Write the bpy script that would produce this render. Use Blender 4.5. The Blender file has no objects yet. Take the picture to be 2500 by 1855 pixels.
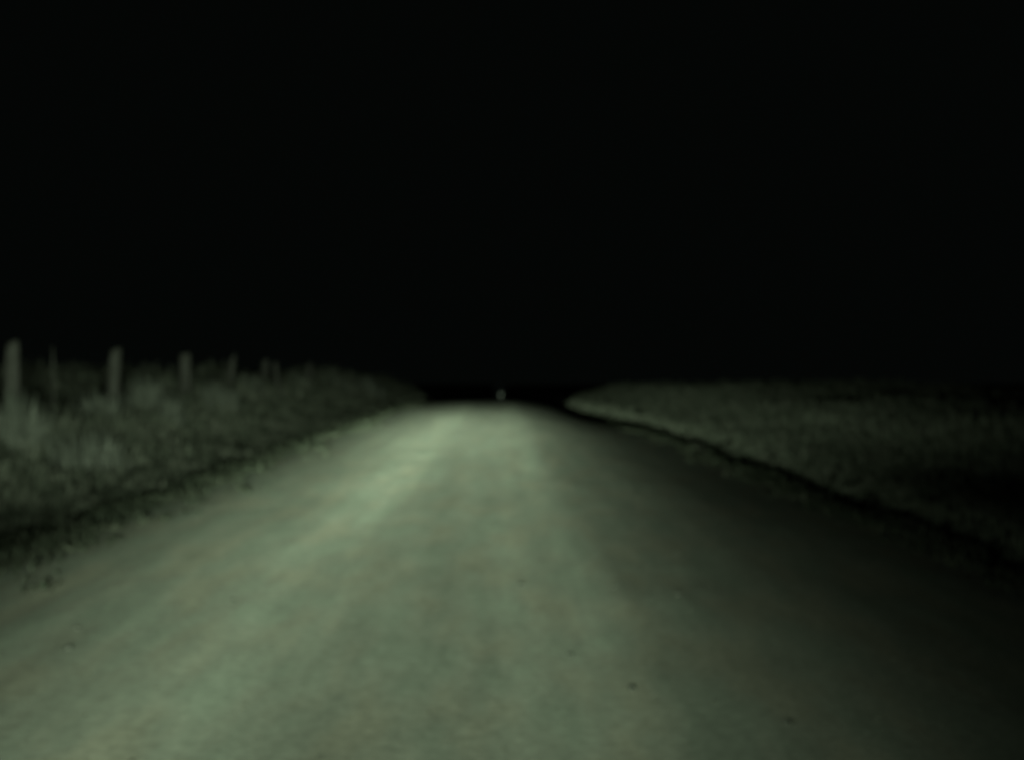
import bpy, math, random
import numpy as np
from mathutils import Vector, noise as mnoise

random.seed(7); rng = np.random.default_rng(7)
sc = bpy.context.scene
col = sc.collection

# ------------------------------------------------------------------ camera
CAM_H = 1.30
cam_d = bpy.data.cameras.new("camera"); cam = bpy.data.objects.new("camera", cam_d); col.objects.link(cam)
cam_d.sensor_width = 36.0; cam_d.lens = 38.6
cam_d.clip_start = 0.05; cam_d.clip_end = 1500
cam.location = (0, 0, CAM_H)
cam.rotation_euler = (math.radians(90 - 0.55), 0, math.radians(-0.63))
cam_d.dof.use_dof = True            # the camera's focus sat on the windscreen: everything beyond is soft
cam_d.dof.focus_distance = 1.0
cam_d.dof.aperture_fstop = 4.2
cam_d.dof.aperture_blades = 0
sc.camera = cam

# ------------------------------------------------------------------ view, night sky
sc.view_settings.view_transform = 'Standard'; sc.view_settings.look = 'None'
sc.view_settings.exposure = 0; sc.view_settings.gamma = 1
world = bpy.data.worlds.new("World"); sc.world = world; world.use_nodes = True
bg = world.node_tree.nodes['Background']
bg.inputs[0].default_value = (0.72, 1.0, 0.84, 1); bg.inputs[1].default_value = 0.0016   # moonless overcast night

# ------------------------------------------------------------------ headlights of the car the photograph is taken from
LAMP_H = 0.66
LAMP_POWER = 1.0
BEAM = dict(X0=-0.30, SL=1.70, SR=1.40)
def headlight(name, x, y, label):
    d = bpy.data.lights.new(name, 'SPOT'); o = bpy.data.objects.new(name, d); col.objects.link(o)
    o.location = (x, y, LAMP_H); o.rotation_euler = (math.radians(88), 0, 0)
    o['label'] = label; o['category'] = 'headlight'; o['group'] = 'headlights'
    d.spot_size = math.radians(165); d.spot_blend = 0.3; d.shadow_soft_size = 0.08
    d.energy = 1000; d.color = (0.75, 1.0, 0.68)
    d.use_nodes = True
    nt = d.node_tree; N = nt.nodes; L = nt.links; N.clear()
    out = N.new('ShaderNodeOutputLight'); em = N.new('ShaderNodeEmission')
    em.inputs[0].default_value = (1, 1, 1, 1)
    geo = N.new('ShaderNodeNewGeometry'); sep = N.new('ShaderNodeSeparateXYZ')
    L.new(geo.outputs['Incoming'], sep.inputs[0])
    def m(op, a, b=None, c=None, clamp=False):
        n = N.new('ShaderNodeMath'); n.operation = op; n.use_clamp = clamp
        for i, v in enumerate((a, b, c)):
            if v is None: continue
            if isinstance(v, (int, float)): n.inputs[i].default_value = v
            else: L.new(v, n.inputs[i])
        return n.outputs[0]
    yy = m('MAXIMUM', m('MULTIPLY', sep.outputs[1], 1.0), 0.02)
    a = m('DIVIDE', sep.outputs[0], yy)          # tan of the horizontal angle
    e = m('DIVIDE', sep.outputs[2], yy)          # tan of the vertical angle
    dwn = m('MAXIMUM', m('MULTIPLY', e, -1.0), 0.018)
    X = m('DIVIDE', m('MULTIPLY', a, LAMP_H), dwn)   # where that ray meets a level road
    # reach along the road (metres): ramp of the dipped-beam pattern
    R = m('DIVIDE', LAMP_H, dwn)
    ramp = N.new('ShaderNodeFloatCurve')
    cv = ramp.mapping.curves[0]
    pts = REACH
    while len(cv.points) < len(pts): cv.points.new(0.5, 0.5)
    for p, (r, v) in zip(cv.points, pts): p.location = (r / 40.0, v); p.handle_type = 'AUTO_CLAMPED'
    ramp.mapping.update()
    L.new(m('DIVIDE', R, 40.0, clamp=True), ramp.inputs['Value'])
    P = ramp.outputs[0]
    dx = m('SUBTRACT', X, BEAM['X0'])
    right = m('GREATER_THAN', dx, 0.0)
    sig = m('ADD', m('MULTIPLY', right, BEAM['SR'] - BEAM['SL']), BEAM['SL'])
    q = m('DIVIDE', dx, sig)
    g = m('EXPONENT', m('MULTIPLY', m('POWER', m('ABSOLUTE', q), m('SUBTRACT', 5.0, m('MULTIPLY', right, 1.4))), -0.5))
    skirt = m('MULTIPLY', m('EXPONENT', m('MULTIPLY', m('POWER', m('ABSOLUTE', m('DIVIDE', dx, m('ADD', m('MULTIPLY', right, 1.7), 1.4))), 4.0), -0.5)), 0.10)
    P = m('MULTIPLY', P, m('ADD', m('MULTIPLY', g, 0.9), skirt))
    inv3 = m('DIVIDE', 1.0, m('POWER', m('MAXIMUM', dwn, 0.022), 3.0))
    cut = N.new('ShaderNodeMapRange'); cut.interpolation_type = 'SMOOTHSTEP'
    cut.inputs['From Min'].default_value = -0.010; cut.inputs['From Max'].default_value = -0.036
    cut.inputs['To Min'].default_value = 0.0; cut.inputs['To Max'].default_value = 1.0
    L.new(e, cut.inputs['Value'])
    I = m('MULTIPLY', m('MULTIPLY', P, inv3), cut.outputs[0])
    # stray light above and beside the beam: stronger to the nearside (left)
    s1 = m('EXPONENT', m('MULTIPLY', m('POWER', m('ABSOLUTE', m('ADD', a, 0.04)), 2.0), m('SUBTRACT', m('MULTIPLY', m('LESS_THAN', a, -0.04), 4.8), 9.0)))
    s2 = m('EXPONENT', m('MULTIPLY', m('POWER', m('ABSOLUTE', m('DIVIDE', m('MINIMUM', e, 0.5), 0.16)), 2.0), -0.5))
    low = N.new('ShaderNodeMapRange'); low.interpolation_type = 'SMOOTHSTEP'
    low.inputs['From Min'].default_value = -0.065; low.inputs['From Max'].default_value = -0.006
    low.inputs['To Min'].default_value = 0.012; low.inputs['To Max'].default_value = 1.0
    L.new(e, low.inputs['Value'])
    far_left = m('MULTIPLY', m('SUBTRACT', m('MULTIPLY', a, -1.0), 0.15), 4.0, clamp=True)
    L.new(m('SUBTRACT', -0.065, m('MULTIPLY', far_left, 0.045)), low.inputs['From Min'])
    stray = m('MULTIPLY', m('MULTIPLY', m('MULTIPLY', s1, s2), low.outputs[0]), STRAY)
    tot = m('MULTIPLY', m('ADD', I, stray), STRENGTH)
    L.new(tot, em.inputs[1]); L.new(em.outputs[0], out.inputs[0])
    return o
REACH = [(r, v * 0.5) for r, v in [(0, 1.0), (2.2, 1.02), (4, .98), (6, 1.0), (10, 1.12), (14, 1.15), (18, 1.3), (24, 1.55), (30, 1.7), (40, 1.45)]]
STRENGTH = 0.010
STRAY = 1040.0
headlight("headlight", -1.12, 1.5, "left headlight of the car, throwing the longer beam")
headlight("headlight", 0.10, 1.5, "right headlight of the car, nearer the road's middle")

# ------------------------------------------------------------------ helpers
def new_mat(name, rough=0.9):
    m = bpy.data.materials.new(name); m.use_nodes = True
    b = m.node_tree.nodes['Principled BSDF']; b.inputs['Roughness'].default_value = rough
    b.inputs['Specular IOR Level'].default_value = 0.15
    return m, m.node_tree, b
def noise_node(nt, scale, detail=4, rough=0.55, vec=None, dist=0.0):
    n = nt.nodes.new('ShaderNodeTexNoise'); n.inputs['Scale'].default_value = scale
    n.inputs['Detail'].default_value = detail; n.inputs['Roughness'].default_value = rough
    n.inputs['Distortion'].default_value = dist
    if vec is not None: nt.links.new(vec, n.inputs['Vector'])
    return n
def ramp_node(nt, src, stops):
    r = nt.nodes.new('ShaderNodeValToRGB'); el = r.color_ramp.elements
    while len(el) < len(stops): el.new(0.5)
    for s, (p, c) in zip(el, stops): s.position = p; s.color = (*c, 1)
    nt.links.new(src, r.inputs[0]); return r
def mix(nt, mode, fac, a, b):
    n = nt.nodes.new('ShaderNodeMix'); n.data_type = 'RGBA'; n.blend_type = mode
    for i, v in ((0, fac), (6, a), (7, b)):
        if isinstance(v, (int, float)): n.inputs[i].default_value = v
        elif isinstance(v, tuple): n.inputs[i].default_value = (*v, 1)
        else: nt.links.new(v, n.inputs[i])
    return n.outputs[2]
def math_node(nt, op, a, b=None, clamp=False):
    n = nt.nodes.new('ShaderNodeMath'); n.operation = op; n.use_clamp = clamp
    for i, v in enumerate((a, b)):
        if v is None: continue
        if isinstance(v, (int, float)): n.inputs[i].default_value = v
        else: nt.links.new(v, n.inputs[i])
    return n.outputs[0]
def np_mesh(name, verts, faces_flat, sizes, mat, smooth=True):
    me = bpy.data.meshes.new(name)
    me.vertices.add(len(verts)); me.vertices.foreach_set('co', np.asarray(verts, np.float32).ravel())
    me.loops.add(len(faces_flat)); me.loops.foreach_set('vertex_index', np.asarray(faces_flat, np.int32))
    sizes = np.asarray(sizes, np.int32)
    me.polygons.add(len(sizes)); me.polygons.foreach_set('loop_start', np.concatenate([[0], np.cumsum(sizes)[:-1]]).astype(np.int32))
    me.polygons.foreach_set('use_smooth', np.full(len(sizes), smooth))
    me.update(calc_edges=True); me.validate()
    me.materials.append(mat)
    o = bpy.data.objects.new(name, me); col.objects.link(o); return o
def tag(o, label=None, cat=None, group=None, kind=None):
    if label: o['label'] = label
    if cat: o['category'] = cat
    if group: o['group'] = group
    if kind: o['kind'] = kind
    return o

# smooth value noise in numpy
_lat = rng.random((256, 256))
def vnoise(x, y):
    xi = np.floor(x).astype(int); yi = np.floor(y).astype(int); fx = x - xi; fy = y - yi
    fx = fx*fx*(3-2*fx); fy = fy*fy*(3-2*fy)
    a = _lat[xi % 256, yi % 256]; b = _lat[(xi+1) % 256, yi % 256]; c = _lat[xi % 256, (yi+1) % 256]; d = _lat[(xi+1) % 256, (yi+1) % 256]
    return (a*(1-fx)+b*fx)*(1-fy)+(c*(1-fx)+d*fx)*fy - 0.5
def fbm(x, y, o=4):
    s = 0; k = 1.0
    for i in range(o): s = s + vnoise(x*2**i + 17*i, y*2**i + 31*i)*k; k *= 0.5
    return s

# ------------------------------------------------------------------ terrain
CREST_Y, CREST_K = 40.0, 0.0011
def drop(y):
    u = np.clip(y - CREST_Y, 0, None); lim = 30.0
    return np.where(u < lim, CREST_K*u*u, CREST_K*lim*lim + 2*CREST_K*lim*(u - lim)*np.exp(-np.clip(u-lim, 0, None)/900))
def camber(x, y):      # the crest falls away towards the offside
    return 0.055*(np.clip(x, 0.2, 3.6)-0.2)**2*ss(20, 46, y)*(1-ss(3.6, 6.0, x))
def ss(a, b, t):
    t = np.clip((t-a)/(b-a), 0, 1); return t*t*(3-2*t)
LE, RE = -3.85, 3.38
def ground_h(x, y):
    x = np.asarray(x, float); y = np.asarray(y, float)
    wob = fbm(x*0+y*0.35, y*0+3.3, 3)*0.35 + fbm(x*0+y*1.9, y*0+8.8, 3)*0.16
    l = LE + wob*0.8 + 0.9*ss(38, 60, y); r = RE + wob*0.35 - 0.7*ss(36, 56, y)
    h = -0.135*np.ones_like(x*y)
    # left: shallow drain then a rough bank up to the fence line
    h = h - 0.04*ss(0.0, 0.3, l-x) - 0.02*ss(0.3, 1.2, l-x) + (0.24 + 0.68*ss(15, 36, y))*ss(0.8, 4.0, l-x) + 0.10*ss(4.0, 9.0, l-x)
    # right: cut drain, lip, rising bank
    h = h - 0.20*ss(0.0, 0.35, x-r) + 0.28*ss(0.42, 1.4, x-r) + 0.30*ss(1.6, 5.0, x-r) + 0.10*ss(5.0, 14.0, x-r)
    h = h + np.where((x < l) | (x > r), 1.0, 0.15)*fbm(x*0.9, y*0.5, 3)*0.06
    h = h + np.where(np.abs(x) > 10, fbm(x*0.03, y*0.03, 2)*0.6*np.clip((np.abs(x)-10)/20, 0, 1), 0)
    h = h + 0.20*ss(0.8, 3.5, x-r)*ss(28, 48, y) + 0.10*ss(0.4, 2.0, l-x)*ss(32, 50, y) - camber(x, y)
    return h - drop(y)*(1 - 0.5*ss(0.3, 3.0, np.maximum(l-x, x-r)))
def road_h(x, y):
    x = np.asarray(x, float); y = np.asarray(y, float)
    h = 0.015 - 0.009*x*x - 0.5*ss(0.0, 0.9, np.maximum(x-RE, LE-x) + fbm(x*1.1+5, y*0.8+11, 4)*0.45 - 0.05)
    for t in TRACKS: h = h - 0.018*np.exp(-((x-t)/0.22)**2)
    h = h + fbm(x*1.6, y*0.8, 4)*0.007 - camber(x, y)
    return h - drop(y)
TRACKS = (-1.22, 0.34)
def grid(xs, ys, fn, name, mat):
    X, Y = np.meshgrid(xs, ys); Z = fn(X, Y)
    v = np.stack([X, Y, Z], -1).reshape(-1, 3); nx = len(xs); ny = len(ys)
    i = (np.arange(ny-1)[:, None]*nx + np.arange(nx-1)[None]).ravel()
    f = np.stack([i, i+1, i+nx+1, i+nx], 1).ravel()
    return np_mesh(name, v, f, np.full(len(i), 4), mat)
ys = np.concatenate([np.arange(-8, 24, 0.14), np.arange(24, 70, 0.3), np.arange(70, 140, 2.0), np.geomspace(140, 900, 25)])
xg = np.concatenate([-np.geomspace(20, 500, 20)[::-1], np.arange(-19.6, -8, 0.35), np.arange(-8, 8, 0.11), np.arange(8, 19.6, 0.35), np.geomspace(20, 500, 20)])

# ground: dry soil and short turf
gm, nt, b = new_mat('soil_and_turf')
tc = nt.nodes.new('ShaderNodeTexCoord').outputs['Object']
n1 = noise_node(nt, 1.3, 6, 0.65, tc); n2 = noise_node(nt, 9.0, 4, 0.6, tc)
c1 = ramp_node(nt, n1.outputs[0], [(0.3, (0.03, 0.034, 0.022)), (0.5, (0.045, 0.047, 0.033)), (0.72, (0.07, 0.067, 0.052))])
c2 = ramp_node(nt, n2.outputs[0], [(0.3, (0.55, 0.55, 0.55)), (0.7, (1.25, 1.25, 1.2))])
nt.links.new(mix(nt, 'MULTIPLY', 1.0, c1.outputs[0], c2.outputs[0]), b.inputs['Base Color'])
bp = nt.nodes.new('ShaderNodeBump'); bp.inputs['Strength'].default_value = 0.5; bp.inputs['Distance'].default_value = 0.03
nt.links.new(noise_node(nt, 14, 5, 0.7, tc).outputs[0], bp.inputs['Height']); nt.links.new(bp.outputs[0], b.inputs['Normal'])
tag(grid(xg, ys, ground_h, 'ground', gm), kind='structure')

# road: unsealed gravel, two pale compacted wheel tracks, loose gravel to the offside, darkened also as beam falloff
rm, nt, b = new_mat('gravel_road')
tc = nt.nodes.new('ShaderNodeTexCoord').outputs['Object']
sep = nt.nodes.new('ShaderNodeSeparateXYZ'); nt.links.new(tc, sep.inputs[0])
st = nt.nodes.new('ShaderNodeMapping'); st.inputs['Scale'].default_value = (1.0, 0.22, 1.0); nt.links.new(tc, st.inputs[0])
wn = noise_node(nt, 0.55, 4, 0.6, st.outputs[0])
wx = math_node(nt, 'ADD', sep.outputs[0], math_node(nt, 'MULTIPLY', math_node(nt, 'SUBTRACT', wn.outputs[0], 0.5), 0.5))
def float_curve(src, pts, lo, hi):
    n = nt.nodes.new('ShaderNodeFloatCurve'); cv = n.mapping.curves[0]
    while len(cv.points) < len(pts): cv.points.new(0.5, 0.5)
    for p, (x, v) in zip(cv.points, pts): p.location = ((x-lo)/(hi-lo), v); p.handle_type = 'AUTO_CLAMPED'
    n.mapping.update()
    mr = nt.nodes.new('ShaderNodeMapRange'); mr.inputs['From Min'].default_value = lo; mr.inputs['From Max'].default_value = hi
    nt.links.new(src, mr.inputs['Value']); nt.links.new(mr.outputs[0], n.inputs['Value'])
    return n.outputs[0]
# tone across the road, x in metres (wear and loose gravel, plus headlight falloff painted into the offside)
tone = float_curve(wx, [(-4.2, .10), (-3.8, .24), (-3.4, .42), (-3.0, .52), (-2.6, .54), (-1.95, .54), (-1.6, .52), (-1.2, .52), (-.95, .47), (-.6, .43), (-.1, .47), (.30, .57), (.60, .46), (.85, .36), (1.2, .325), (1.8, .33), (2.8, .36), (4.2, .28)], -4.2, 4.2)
streak = float_curve(wx, [(-3.4, 0), (-2.7, .36), (-1.85, .48), (-1.45, .9), (-1.15, 1), (-.98, .6), (-.80, .12), (-.4, 0), (2, 0)], -4.2, 4.2)  # pale wheel track; its wide left lobe paints the headlight pool into the gravel
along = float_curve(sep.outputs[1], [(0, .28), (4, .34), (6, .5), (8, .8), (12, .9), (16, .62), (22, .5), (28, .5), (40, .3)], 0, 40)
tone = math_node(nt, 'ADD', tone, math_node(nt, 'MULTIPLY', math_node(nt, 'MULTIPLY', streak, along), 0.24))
big = noise_node(nt, 0.9, 5, 0.6, st.outputs[0]); st2 = nt.nodes.new('ShaderNodeMapping'); st2.inputs['Scale'].default_value = (1.0, 0.30, 1.0); nt.links.new(tc, st2.inputs[0])
st3 = nt.nodes.new('ShaderNodeMapping'); st3.inputs['Scale'].default_value = (1.0, 0.06, 1.0); nt.links.new(tc, st3.inputs[0])
rib = noise_node(nt, 3.6, 4, 0.6, st3.outputs[0]); mid = noise_node(nt, 6.0, 5, 0.65, st2.outputs[0]); fine = noise_node(nt, 20, 5, 0.8, tc)
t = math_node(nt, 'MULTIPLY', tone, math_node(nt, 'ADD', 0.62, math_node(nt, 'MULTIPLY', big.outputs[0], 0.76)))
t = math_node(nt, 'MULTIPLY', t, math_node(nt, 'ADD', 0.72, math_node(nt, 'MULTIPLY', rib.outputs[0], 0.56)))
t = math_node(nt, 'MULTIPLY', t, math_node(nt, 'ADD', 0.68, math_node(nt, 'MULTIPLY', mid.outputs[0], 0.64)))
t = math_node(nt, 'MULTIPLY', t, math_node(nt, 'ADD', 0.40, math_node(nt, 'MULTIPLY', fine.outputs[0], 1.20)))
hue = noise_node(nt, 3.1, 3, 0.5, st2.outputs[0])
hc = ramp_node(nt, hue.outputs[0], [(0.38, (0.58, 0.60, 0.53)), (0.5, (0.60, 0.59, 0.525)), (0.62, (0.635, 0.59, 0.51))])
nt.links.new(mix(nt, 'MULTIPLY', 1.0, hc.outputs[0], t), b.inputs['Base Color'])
bp = nt.nodes.new('ShaderNodeBump'); bp.inputs['Strength'].default_value = 0.5; bp.inputs['Distance'].default_value = 0.016
nt.links.new(noise_node(nt, 26, 5, 0.75, tc).outputs[0], bp.inputs['Height']); nt.links.new(bp.outputs[0], b.inputs['Normal'])
xr = np.arange(-4.3, 4.31, 0.09)
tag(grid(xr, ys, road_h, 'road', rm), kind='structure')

def surf(x, y): return np.maximum(ground_h(x, y), np.where(np.abs(x) < 4.3, road_h(x, y), -99))

# ------------------------------------------------------------------ loose gravel (countless): one object
gv, nt, b = new_mat('loose_gravel')
tc = nt.nodes.new('ShaderNodeTexCoord').outputs['Object']
gr = ramp_node(nt, noise_node(nt, 16, 2, 0.5, tc).outputs[0], [(0.3, (0.05, 0.05, 0.04)), (0.5, (0.10, 0.095, 0.08)), (0.72, (0.19, 0.18, 0.16))])
nt.links.new(gr.outputs[0], b.inputs['Base Color'])
n = 7000
yy = 2.5 + 26*rng.random(n)**1.7; xx = rng.uniform(-4.2, 3.9, n)
keep = rng.random(n) < np.where((np.abs(xx+1.22) < .35) | (np.abs(xx-.34) < .3), .25, 1.0)
xx = xx[keep]; yy = yy[keep]; n = len(xx)
base = np.array([[1,0,0],[-1,0,0],[0,1,0],[0,-1,0],[0,0,1],[0,0,-1],[.7,.7,.1],[-.7,.6,.2]])[:6]
oct_f = np.array([[0,2,4],[2,1,4],[1,3,4],[3,0,4],[2,0,5],[1,2,5],[3,1,5],[0,3,5]])
r = 0.004 + 0.009*rng.random(n)**3
V = base[None]*r[:, None, None]*(0.65+0.7*rng.random((n, 6, 1)))*np.array([1, 1, 0.35])
an = rng.random(n)*6.28; ca, sa = np.cos(an)[:, None], np.sin(an)[:, None]
V = np.stack([V[..., 0]*ca-V[..., 1]*sa, V[..., 0]*sa+V[..., 1]*ca, V[..., 2]], -1)
V += np.stack([xx, yy, surf(xx, yy)+r*0.05], -1)[:, None]
F = (oct_f[None]+6*np.arange(n)[:, None, None]).reshape(-1)
tag(np_mesh('gravel', V.reshape(-1, 3), F, np.full(8*n, 3), gv), 'loose gravel strewn over the unsealed road', 'gravel', kind='stuff')

# ------------------------------------------------------------------ grass
def grass_mat(name, cols, emission=False):
    m, nt, b = new_mat(name, 0.75)
    tc = nt.nodes.new('ShaderNodeTexCoord').outputs['Object']
    a = noise_node(nt, 1.6, 4, 0.6, tc)
    r = ramp_node(nt, a.outputs[0], [(0.32, cols[0]), (0.5, cols[1]), (0.68, cols[2])])
    nt.links.new(r.outputs[0], b.inputs['Base Color'])
    return m
mat_dry = grass_mat('dry_grass', [(0.042, 0.046, 0.037), (0.078, 0.080, 0.066), (0.135, 0.13, 0.115)])
mat_right = grass_mat('verge_grass', [(0.10, 0.108, 0.088), (0.13, 0.134, 0.112), (0.17, 0.166, 0.145)])
def blades(x, y, z, h, w, lean, name, mat, top=None):
    n = len(x); az = rng.random(n)*6.283
    fa = az + rng.normal(0, 0.6, n) + 1.57
    wx_, wy_ = np.cos(fa)*w/2, np.sin(fa)*w/2
    lx, ly = np.cos(az)*lean*h, np.sin(az)*lean*h
    lv = []
    for t, ww in ((0, 1.0), (0.45, 0.85), (0.8, 0.5)):
        cx = x + lx*t**1.8; cy = y + ly*t**1.8; cz = z + h*(t - 0.25*lean*t*t) - 0.02*(t == 0)
        lv += [np.stack([cx-wx_*ww, cy-wy_*ww, cz], -1), np.stack([cx+wx_*ww, cy+wy_*ww, cz], -1)]
    lv.append(np.stack([x+lx, y+ly, z+h*(1-0.25*lean)], -1))
    V = np.stack(lv, 1).reshape(-1, 3)
    q = np.array([0, 1, 3, 2, 2, 3, 5, 4, 4, 5, 6]); F = (q[None]+7*np.arange(n)[:, None]).ravel()
    return np_mesh(name, V, F, np.tile([4, 4, 3], n), mat)
# left verge: tufts of uneven height
def scatter(xa, xb, ya, yb, ntuft, per, hfun, pw=1.0, spread=0.16):
    tx = xa+(xb-xa)*rng.random(ntuft)**pw; ty = ya*(yb/ya)**rng.random(ntuft)
    th = hfun(tx, ty)*(0.6+0.8*rng.random(ntuft)**1.5)
    k = np.repeat(np.arange(ntuft), per)
    s = spread*(0.6+th[k]); x = tx[k]+rng.normal(0, 1, len(k))*s*0.5; y = ty[k]+rng.normal(0, 1, len(k))*s*0.5
    h = th[k]*(0.45+0.6*rng.random(len(k)))
    return x, y, h
def hl(x, y):
    d = LE-x
    return np.clip(0.03+0.12*d, 0.04, 0.40)*(1+1.5*np.clip(fbm(x*0.5+40, y*0.28, 3), -0.5, 0.8))
x, y, h = scatter(-4.15, -15, 3.0, 75, 14000, 15, hl, 1.0)
def fringe(c, sd, ya, yb, nt_, per):      # small tufts straggling out over the edge of the gravel
    ty = ya*(yb/ya)**rng.random(nt_); tx = c + rng.normal(0, sd, nt_) + 0.35*fbm(ty*0.6, ty*0+c, 3)
    k = np.repeat(np.arange(nt_), per)
    return tx[k]+rng.normal(0, .09, len(k)), ty[k]+rng.normal(0, .10, len(k)), (0.03+0.07*rng.random(nt_)**2)[k]*(0.5+rng.random(len(k)))
blades(x, y, surf(x, y), np.maximum(h, .03), 0.012+0.0014*y, 0.15+0.5*rng.random(len(x)), 'tall_grass', mat_dry)
tag(bpy.data.objects['tall_grass'], 'long dry grass covering the bank left of the road', 'grass', kind='stuff')
def hr(x, y):
    d = x-RE
    return np.clip(0.04+0.08*d, 0.05, 0.30)*(1+0.6*np.clip(fbm(x*0.5+90, y*0.3+7, 3), -0.5, 0.8))
x, y, h = scatter(3.8, 17, 3.5, 80, 14000, 13, hr, 1.2)
blades(x, y, surf(x, y), np.maximum(h, .03), 0.010+0.0012*y, 0.12+0.3*rng.random(len(x)), 'verge_grass', mat_right)
tag(bpy.data.objects['verge_grass'], 'rough grass on the low bank right of the road', 'grass', kind='stuff')

mat_low = grass_mat('low_dark_weeds', [(0.028, 0.032, 0.024), (0.040, 0.044, 0.033), (0.06, 0.06, 0.048)])
f1 = fringe(-3.85, 0.30, 3.5, 55, 850, 12); f2 = fringe(3.55, 0.22, 4, 55, 900, 12)
x, y, h = [np.concatenate([a_, b_]) for a_, b_ in zip(f1, f2)]
o = blades(x, y, surf(x, y), np.maximum(h, .02), 0.012+0.0012*y, 0.3+0.6*rng.random(len(x)), 'edge_weeds', mat_low)
tag(o, 'low dark weeds straggling over both gravel edges of the road', 'weeds', kind='stuff')

# ------------------------------------------------------------------ placing by direction seen from the road
F_PX = 38.6/36*1024
def lateral(px_src, z):      # lateral metres of a photo column at distance z
    return (px_src*0.4096-500)/F_PX*z

# ------------------------------------------------------------------ fence posts
wm, nt, b = new_mat('weathered_wood', 0.85)
tc = nt.nodes.new('ShaderNodeTexCoord').outputs['Object']
mp = nt.nodes.new('ShaderNodeMapping'); mp.inputs['Scale'].default_value = (14, 14, 1.6); nt.links.new(tc, mp.inputs[0])
wn = noise_node(nt, 2.0, 6, 0.65, mp.outputs[0])
wr = ramp_node(nt, wn.outputs[0], [(0.3, (0.026, 0.024, 0.022)), (0.5, (0.042, 0.039, 0.037)), (0.7, (0.072, 0.068, 0.066))])
nt.links.new(wr.outputs[0], b.inputs['Base Color'])
bp = nt.nodes.new('ShaderNodeBump'); bp.inputs['Strength'].default_value = 0.7; bp.inputs['Distance'].default_value = 0.02
nt.links.new(wn.outputs[0], bp.inputs['Height']); nt.links.new(bp.outputs[0], b.inputs['Normal'])
def post(px, z, top_z, radius, lean_x, lean_y, label, slant=0.0, name='fence_post', group='wooden fence posts along the left bank', taper=0.9):
    x = lateral(px, z); g = float(ground_h(x, z)); H = top_z - g
    seg, rings = 18, 12; vs = []; fs = []
    prof = [1+0.10*random.uniform(-1, 1) for _ in range(seg)]
    ph = random.random()*9
    for i in range(rings+1):
        t = i/rings; zz = -0.25+(H+0.25)*t
        rr = radius*(1-(1-taper)*t)*(1.0 if i < rings else 0.9)
        for j in range(seg):
            a = 2*math.pi*j/seg; q = rr*prof[j]*(1+0.04*math.sin(5*t+ph+a*2))
            tz = zz + (slant*math.cos(a)*radius + 0.012*math.sin(3*a+ph) if i >= rings-1 else 0)
            vs.append((q*math.cos(a)+lean_x*zz, q*math.sin(a)+lean_y*zz, tz))
    for i in range(rings):
        for j in range(seg):
            k = (j+1) % seg; fs.append((i*seg+j, i*seg+k, (i+1)*seg+k, (i+1)*seg+j))
    top = rings*seg; vs.append((lean_x*H, lean_y*H, H+0.012)); c = len(vs)-1
    for j in range(seg): fs.append((top+j, top+(j+1) % seg, c))
    me = bpy.data.meshes.new(name); me.from_pydata(vs, [], fs); me.update(); me.materials.append(wm)
    for p in me.polygons: p.use_smooth = len(p.vertices) == 4
    o = bpy.data.objects.new(name, me); o.location = (x-lean_x*H, z-lean_y*H, g); col.objects.link(o)
    return tag(o, label, 'fence post', group)
def topz(py, z): return CAM_H + (900-py)*0.4096/F_PX*z
post(36, 17.0, topz(838, 17.0), 0.13, 0.01, 0.0, 'thick pale wooden post at the left edge of the picture', 0.5)
post(134, 19.6, topz(846, 19.6), 0.018, -0.03, 0.02, 'thin dark stake between the two leftmost thick posts', 0, taper=.8)
post(287, 21.6, topz(852, 21.6), 0.125, 0.05, 0.02, 'tall thick post standing clear of the grass, second thick one from the left', 0.3)
post(455, 26.2, topz(863, 26.2), 0.135, -0.01, 0.0, 'square topped pale post in the middle of the fence line', 0.1)
post(571, 30.8, topz(870, 30.8), 0.12, 0.12, 0.0, 'short post leaning to the right, fourth thick one from the left', 0.9, taper=.7)
post(649, 35.0, topz(878, 35.0), 0.13, 0.03, 0.02, 'stubby post just left of the tilted narrow post', 0.4)
post(672, 33.0, topz(886, 33.0), 0.10, -0.14, 0.0, 'narrow post tilted to the left at the far end of the fence', 0.6, taper=.75)
post(755, 41.0, topz(889, 41.0), 0.17, -0.04, 0.0, 'farthest post, broad and pale, nearest the road crest', 0.7, taper=.75)

# ------------------------------------------------------------------ weed clumps that stand up out of the grass
mat_weed = grass_mat('dry_weed', [(0.06, 0.062, 0.055), (0.085, 0.086, 0.077), (0.13, 0.128, 0.118)])
def clump(px, z, topy, w, label, n=150, lean=0.0):
    x0 = lateral(px, z); g = float(ground_h(x0, z)); H = topz(topy, z)-g
    r = np.clip(rng.normal(0, 1, (n, 2)), -1.6, 1.6)*w*0.25
    hh = H*(0.35+0.65*rng.random(n)**0.8)*np.exp(-(np.hypot(r[:, 0], r[:, 1])/(w*0.75))**2)
    x = r[:, 0]; y = r[:, 1]; z0 = ground_h(x0+x, z+y)-g
    o = blades(x, y, z0, np.maximum(hh, .05), 0.012+0.0011*z+0*x, 0.12+0.35*rng.random(n), 'weed_clump', mat_weed)
    o.location = (x0, z, g)
    return tag(o, label, 'weed', 'weed clumps rising out of the grass')
clump(355, 23.0, 888, 0.75, 'pointed weed clump right of the second thick post', 260)
clump(420, 22.0, 935, 0.5, 'low upright weed clump in front of the square topped post', 160)
clump(540, 26.0, 905, 0.9, 'wide weed clump below the short right leaning post', 260)
clump(245, 20.6, 925, 0.8, 'ragged weed clump hugging the left foot of the second thick post', 260)
clump(610, 31.0, 896, 1.0, 'weed clump between the short leaning post and the stubby one', 240)
clump(820, 44.0, 903, 1.5, 'low wide weed clump just right of the farthest post', 260)
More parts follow.
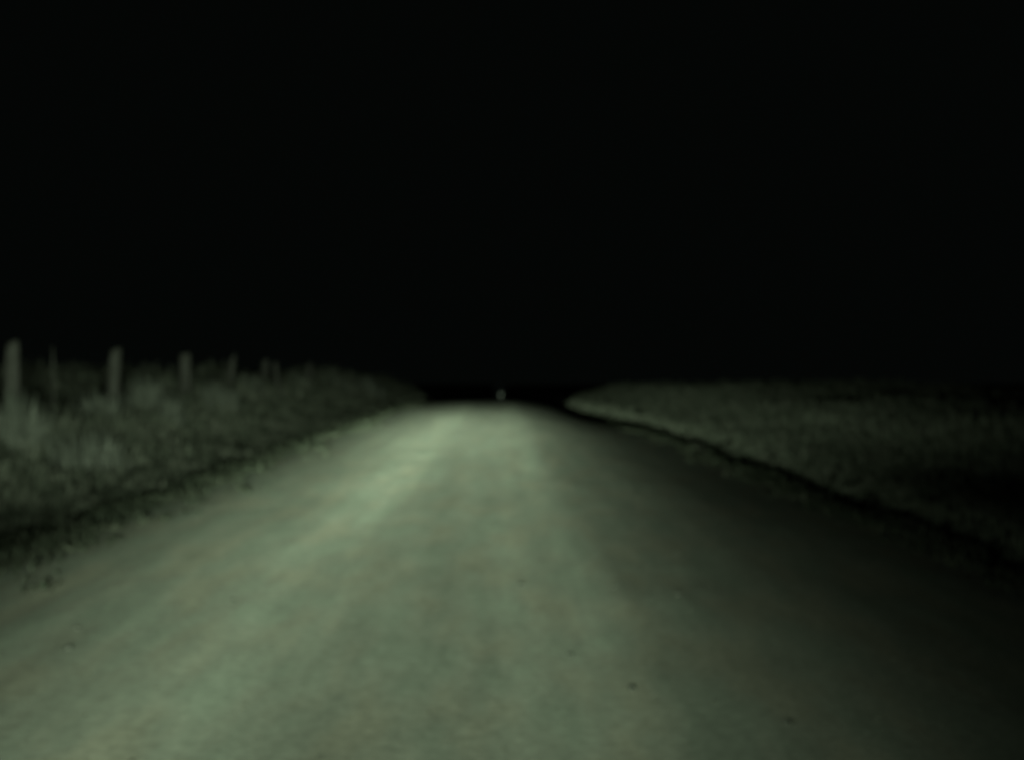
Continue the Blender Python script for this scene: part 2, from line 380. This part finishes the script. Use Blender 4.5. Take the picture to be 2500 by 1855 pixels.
clump(735, 39.0, 900, 0.9, 'bushy weed clump against the farthest post', 220)
clump(905, 47.0, 908, 1.4, 'rounded weed clump near the road crest, right of every post', 260)
clump(225, 15.0, 1018, 1.0, 'broad weed clump low on the bank below the second thick post', 240)
clump(48, 16.0, 915, 1.0, 'large weed clump at the foot of the leftmost post', 300)

# bent stalk over the drain on the right
def stalk(px, py, z, L, label, mat):
    x0 = lateral(px, z); g = float(ground_h(x0, z)); pts = []; vs = []; fs = []; seg = 8; K = 12
    for i in range(K+1):
        t = i/K; pts.append(Vector((-0.55*L*t+0.05*math.sin(4*t), -0.05*t, 0.02+L*(0.95*t-0.42*t*t))))
    for i, p in enumerate(pts):
        r = 0.022*(1-0.6*i/K)
        for j in range(seg):
            a = 2*math.pi*j/seg; vs.append((p.x+r*math.cos(a), p.y+r*math.sin(a)*0.7, p.z+r*math.sin(a)*0.6))
    for i in range(K):
        for j in range(seg):
            k = (j+1) % seg; fs.append((i*seg+j, i*seg+k, (i+1)*seg+k, (i+1)*seg+j))
    fs.append(tuple(range(seg))[::-1]); fs.append(tuple(K*seg+j for j in range(seg)))
    me = bpy.data.meshes.new('dead_branch'); me.from_pydata(vs, [], fs); me.materials.append(mat)
    for p in me.polygons: p.use_smooth = True
    o = bpy.data.objects.new('dead_branch', me); o.location = (x0, z, g); col.objects.link(o)
    return tag(o, label, 'branch')
stalk(1728, 1110, 18.6, 0.5, 'pale dead branch bent over the dark drain on the right', wm)

# ------------------------------------------------------------------ marker post beyond the crest
mw, nt, b = new_mat('white_paint', 0.5); b.inputs['Base Color'].default_value = (0.55, 0.55, 0.55, 1)
nn = noise_node(nt, 8, 3); rr_ = ramp_node(nt, nn.outputs[0], [(0.35, (0.07, 0.07, 0.07)), (0.6, (0.11, 0.11, 0.11))]); nt.links.new(rr_.outputs[0], b.inputs['Base Color'])
mr_, nt, b = new_mat('reflector', 0.25); b.inputs['Base Color'].default_value = (0.07, 0.07, 0.075, 1)
def box(name, cx, cy, cz, sx, sy, sz, mat, parent, bev=0.008):
    import bmesh
    bm = bmesh.new(); bmesh.ops.create_cube(bm, size=1.0)
    for v in bm.verts: v.co = Vector((cx+v.co.x*sx, cy+v.co.y*sy, cz+v.co.z*sz))
    bmesh.ops.bevel(bm, geom=list(bm.edges), offset=bev, segments=2, affect='EDGES')
    me = bpy.data.meshes.new(name); bm.to_mesh(me); bm.free(); me.materials.append(mat)
    o = bpy.data.objects.new(name, me); col.objects.link(o); o.parent = parent; return o
z = 62.0; x0 = lateral(1224, z); top = topz(949, z); g = float(surf(x0, z))
mk = bpy.data.objects.new('marker_post', None); col.objects.link(mk); mk.location = (x0-0.12, z, g); mk.rotation_euler = (0, math.radians(14), 0)
tag(mk, 'small pale marker post leaning just beyond the crest of the road', 'marker post')
Hm = top-g
box('post', 0, 0, Hm/2-0.1, 0.085, 0.05, Hm+0.1, mw, mk); box('reflector', 0, -0.034, Hm-0.22, 0.07, 0.012, 0.14, mr_, mk, 0.004)

# ------------------------------------------------------------------ single stones lying on the road
sm, nt, b = new_mat('pale_stone'); tc = nt.nodes.new('ShaderNodeTexCoord').outputs['Object']
sr = ramp_node(nt, noise_node(nt, 22, 4, 0.6, tc).outputs[0], [(0.3, (0.06, 0.06, 0.054)), (0.7, (0.11, 0.106, 0.098))]); nt.links.new(sr.outputs[0], b.inputs['Base Color'])
sd, nt, b = new_mat('dark_stone'); tc = nt.nodes.new('ShaderNodeTexCoord').outputs['Object']
sr = ramp_node(nt, noise_node(nt, 22, 4, 0.6, tc).outputs[0], [(0.3, (0.05, 0.05, 0.045)), (0.7, (0.09, 0.087, 0.08))]); nt.links.new(sr.outputs[0], b.inputs['Base Color'])
def stone(px, py, size, mat, label):
    import bmesh
    z = CAM_H*F_PX/((py-900)*0.4096); x = lateral(px, z)
    for _ in range(3):
        hgt = float(surf(x, z)); z = (CAM_H-hgt)*F_PX/((py-900)*0.4096); x = lateral(px, z)
    bm = bmesh.new(); bmesh.ops.create_icosphere(bm, subdivisions=3, radius=1.0)
    off = Vector((random.random()*20, random.random()*20, 0))
    for v in bm.verts:
        d = 1+0.45*mnoise.noise(v.co*1.1+off)+0.15*mnoise.noise(v.co*3+off); v.co = Vector((v.co.x*d*size*0.8, v.co.y*d*size*0.65, v.co.z*d*size*0.42))
    me = bpy.data.meshes.new('stone'); bm.to_mesh(me); bm.free(); me.materials.append(mat)
    for p in me.polygons: p.use_smooth = True
    o = bpy.data.objects.new('stone', me); o.location = (x, z, float(surf(x, z))+size*0.2); o.rotation_euler = (0, 0, random.random()*6); col.objects.link(o)
    return tag(o, label, 'stone', 'stones lying on the gravel')
stone(171, 1580, 0.028, sm, 'pale stone low on the left of the road, nearest the car on that side')
stone(190, 1530, 0.020, sm, 'smaller pale stone just beyond the nearest left one')
stone(570, 1464, 0.020, sm, 'pale pebble left of the bright wheel track')
stone(345, 1247, 0.032, sm, 'pale stone at the grassy left edge of the road')
stone(1272, 1427, 0.022, sd, 'small dark stone near the middle of the road')
stone(1658, 1452, 0.024, sd, 'dark stone on the shaded right side of the road, beyond the others there')
stone(1392, 1600, 0.022, sd, 'dark pebble right of the middle, halfway to the shaded side')
stone(1545, 1682, 0.026, sd, 'dark stone in the lower right part of the road')
stone(1925, 1770, 0.024, sd, 'dark stone in the bottom right, nearest the shaded corner')
stone(1500, 1432, 0.020, sm, 'pale pebble right of the middle, near the edge of the light')
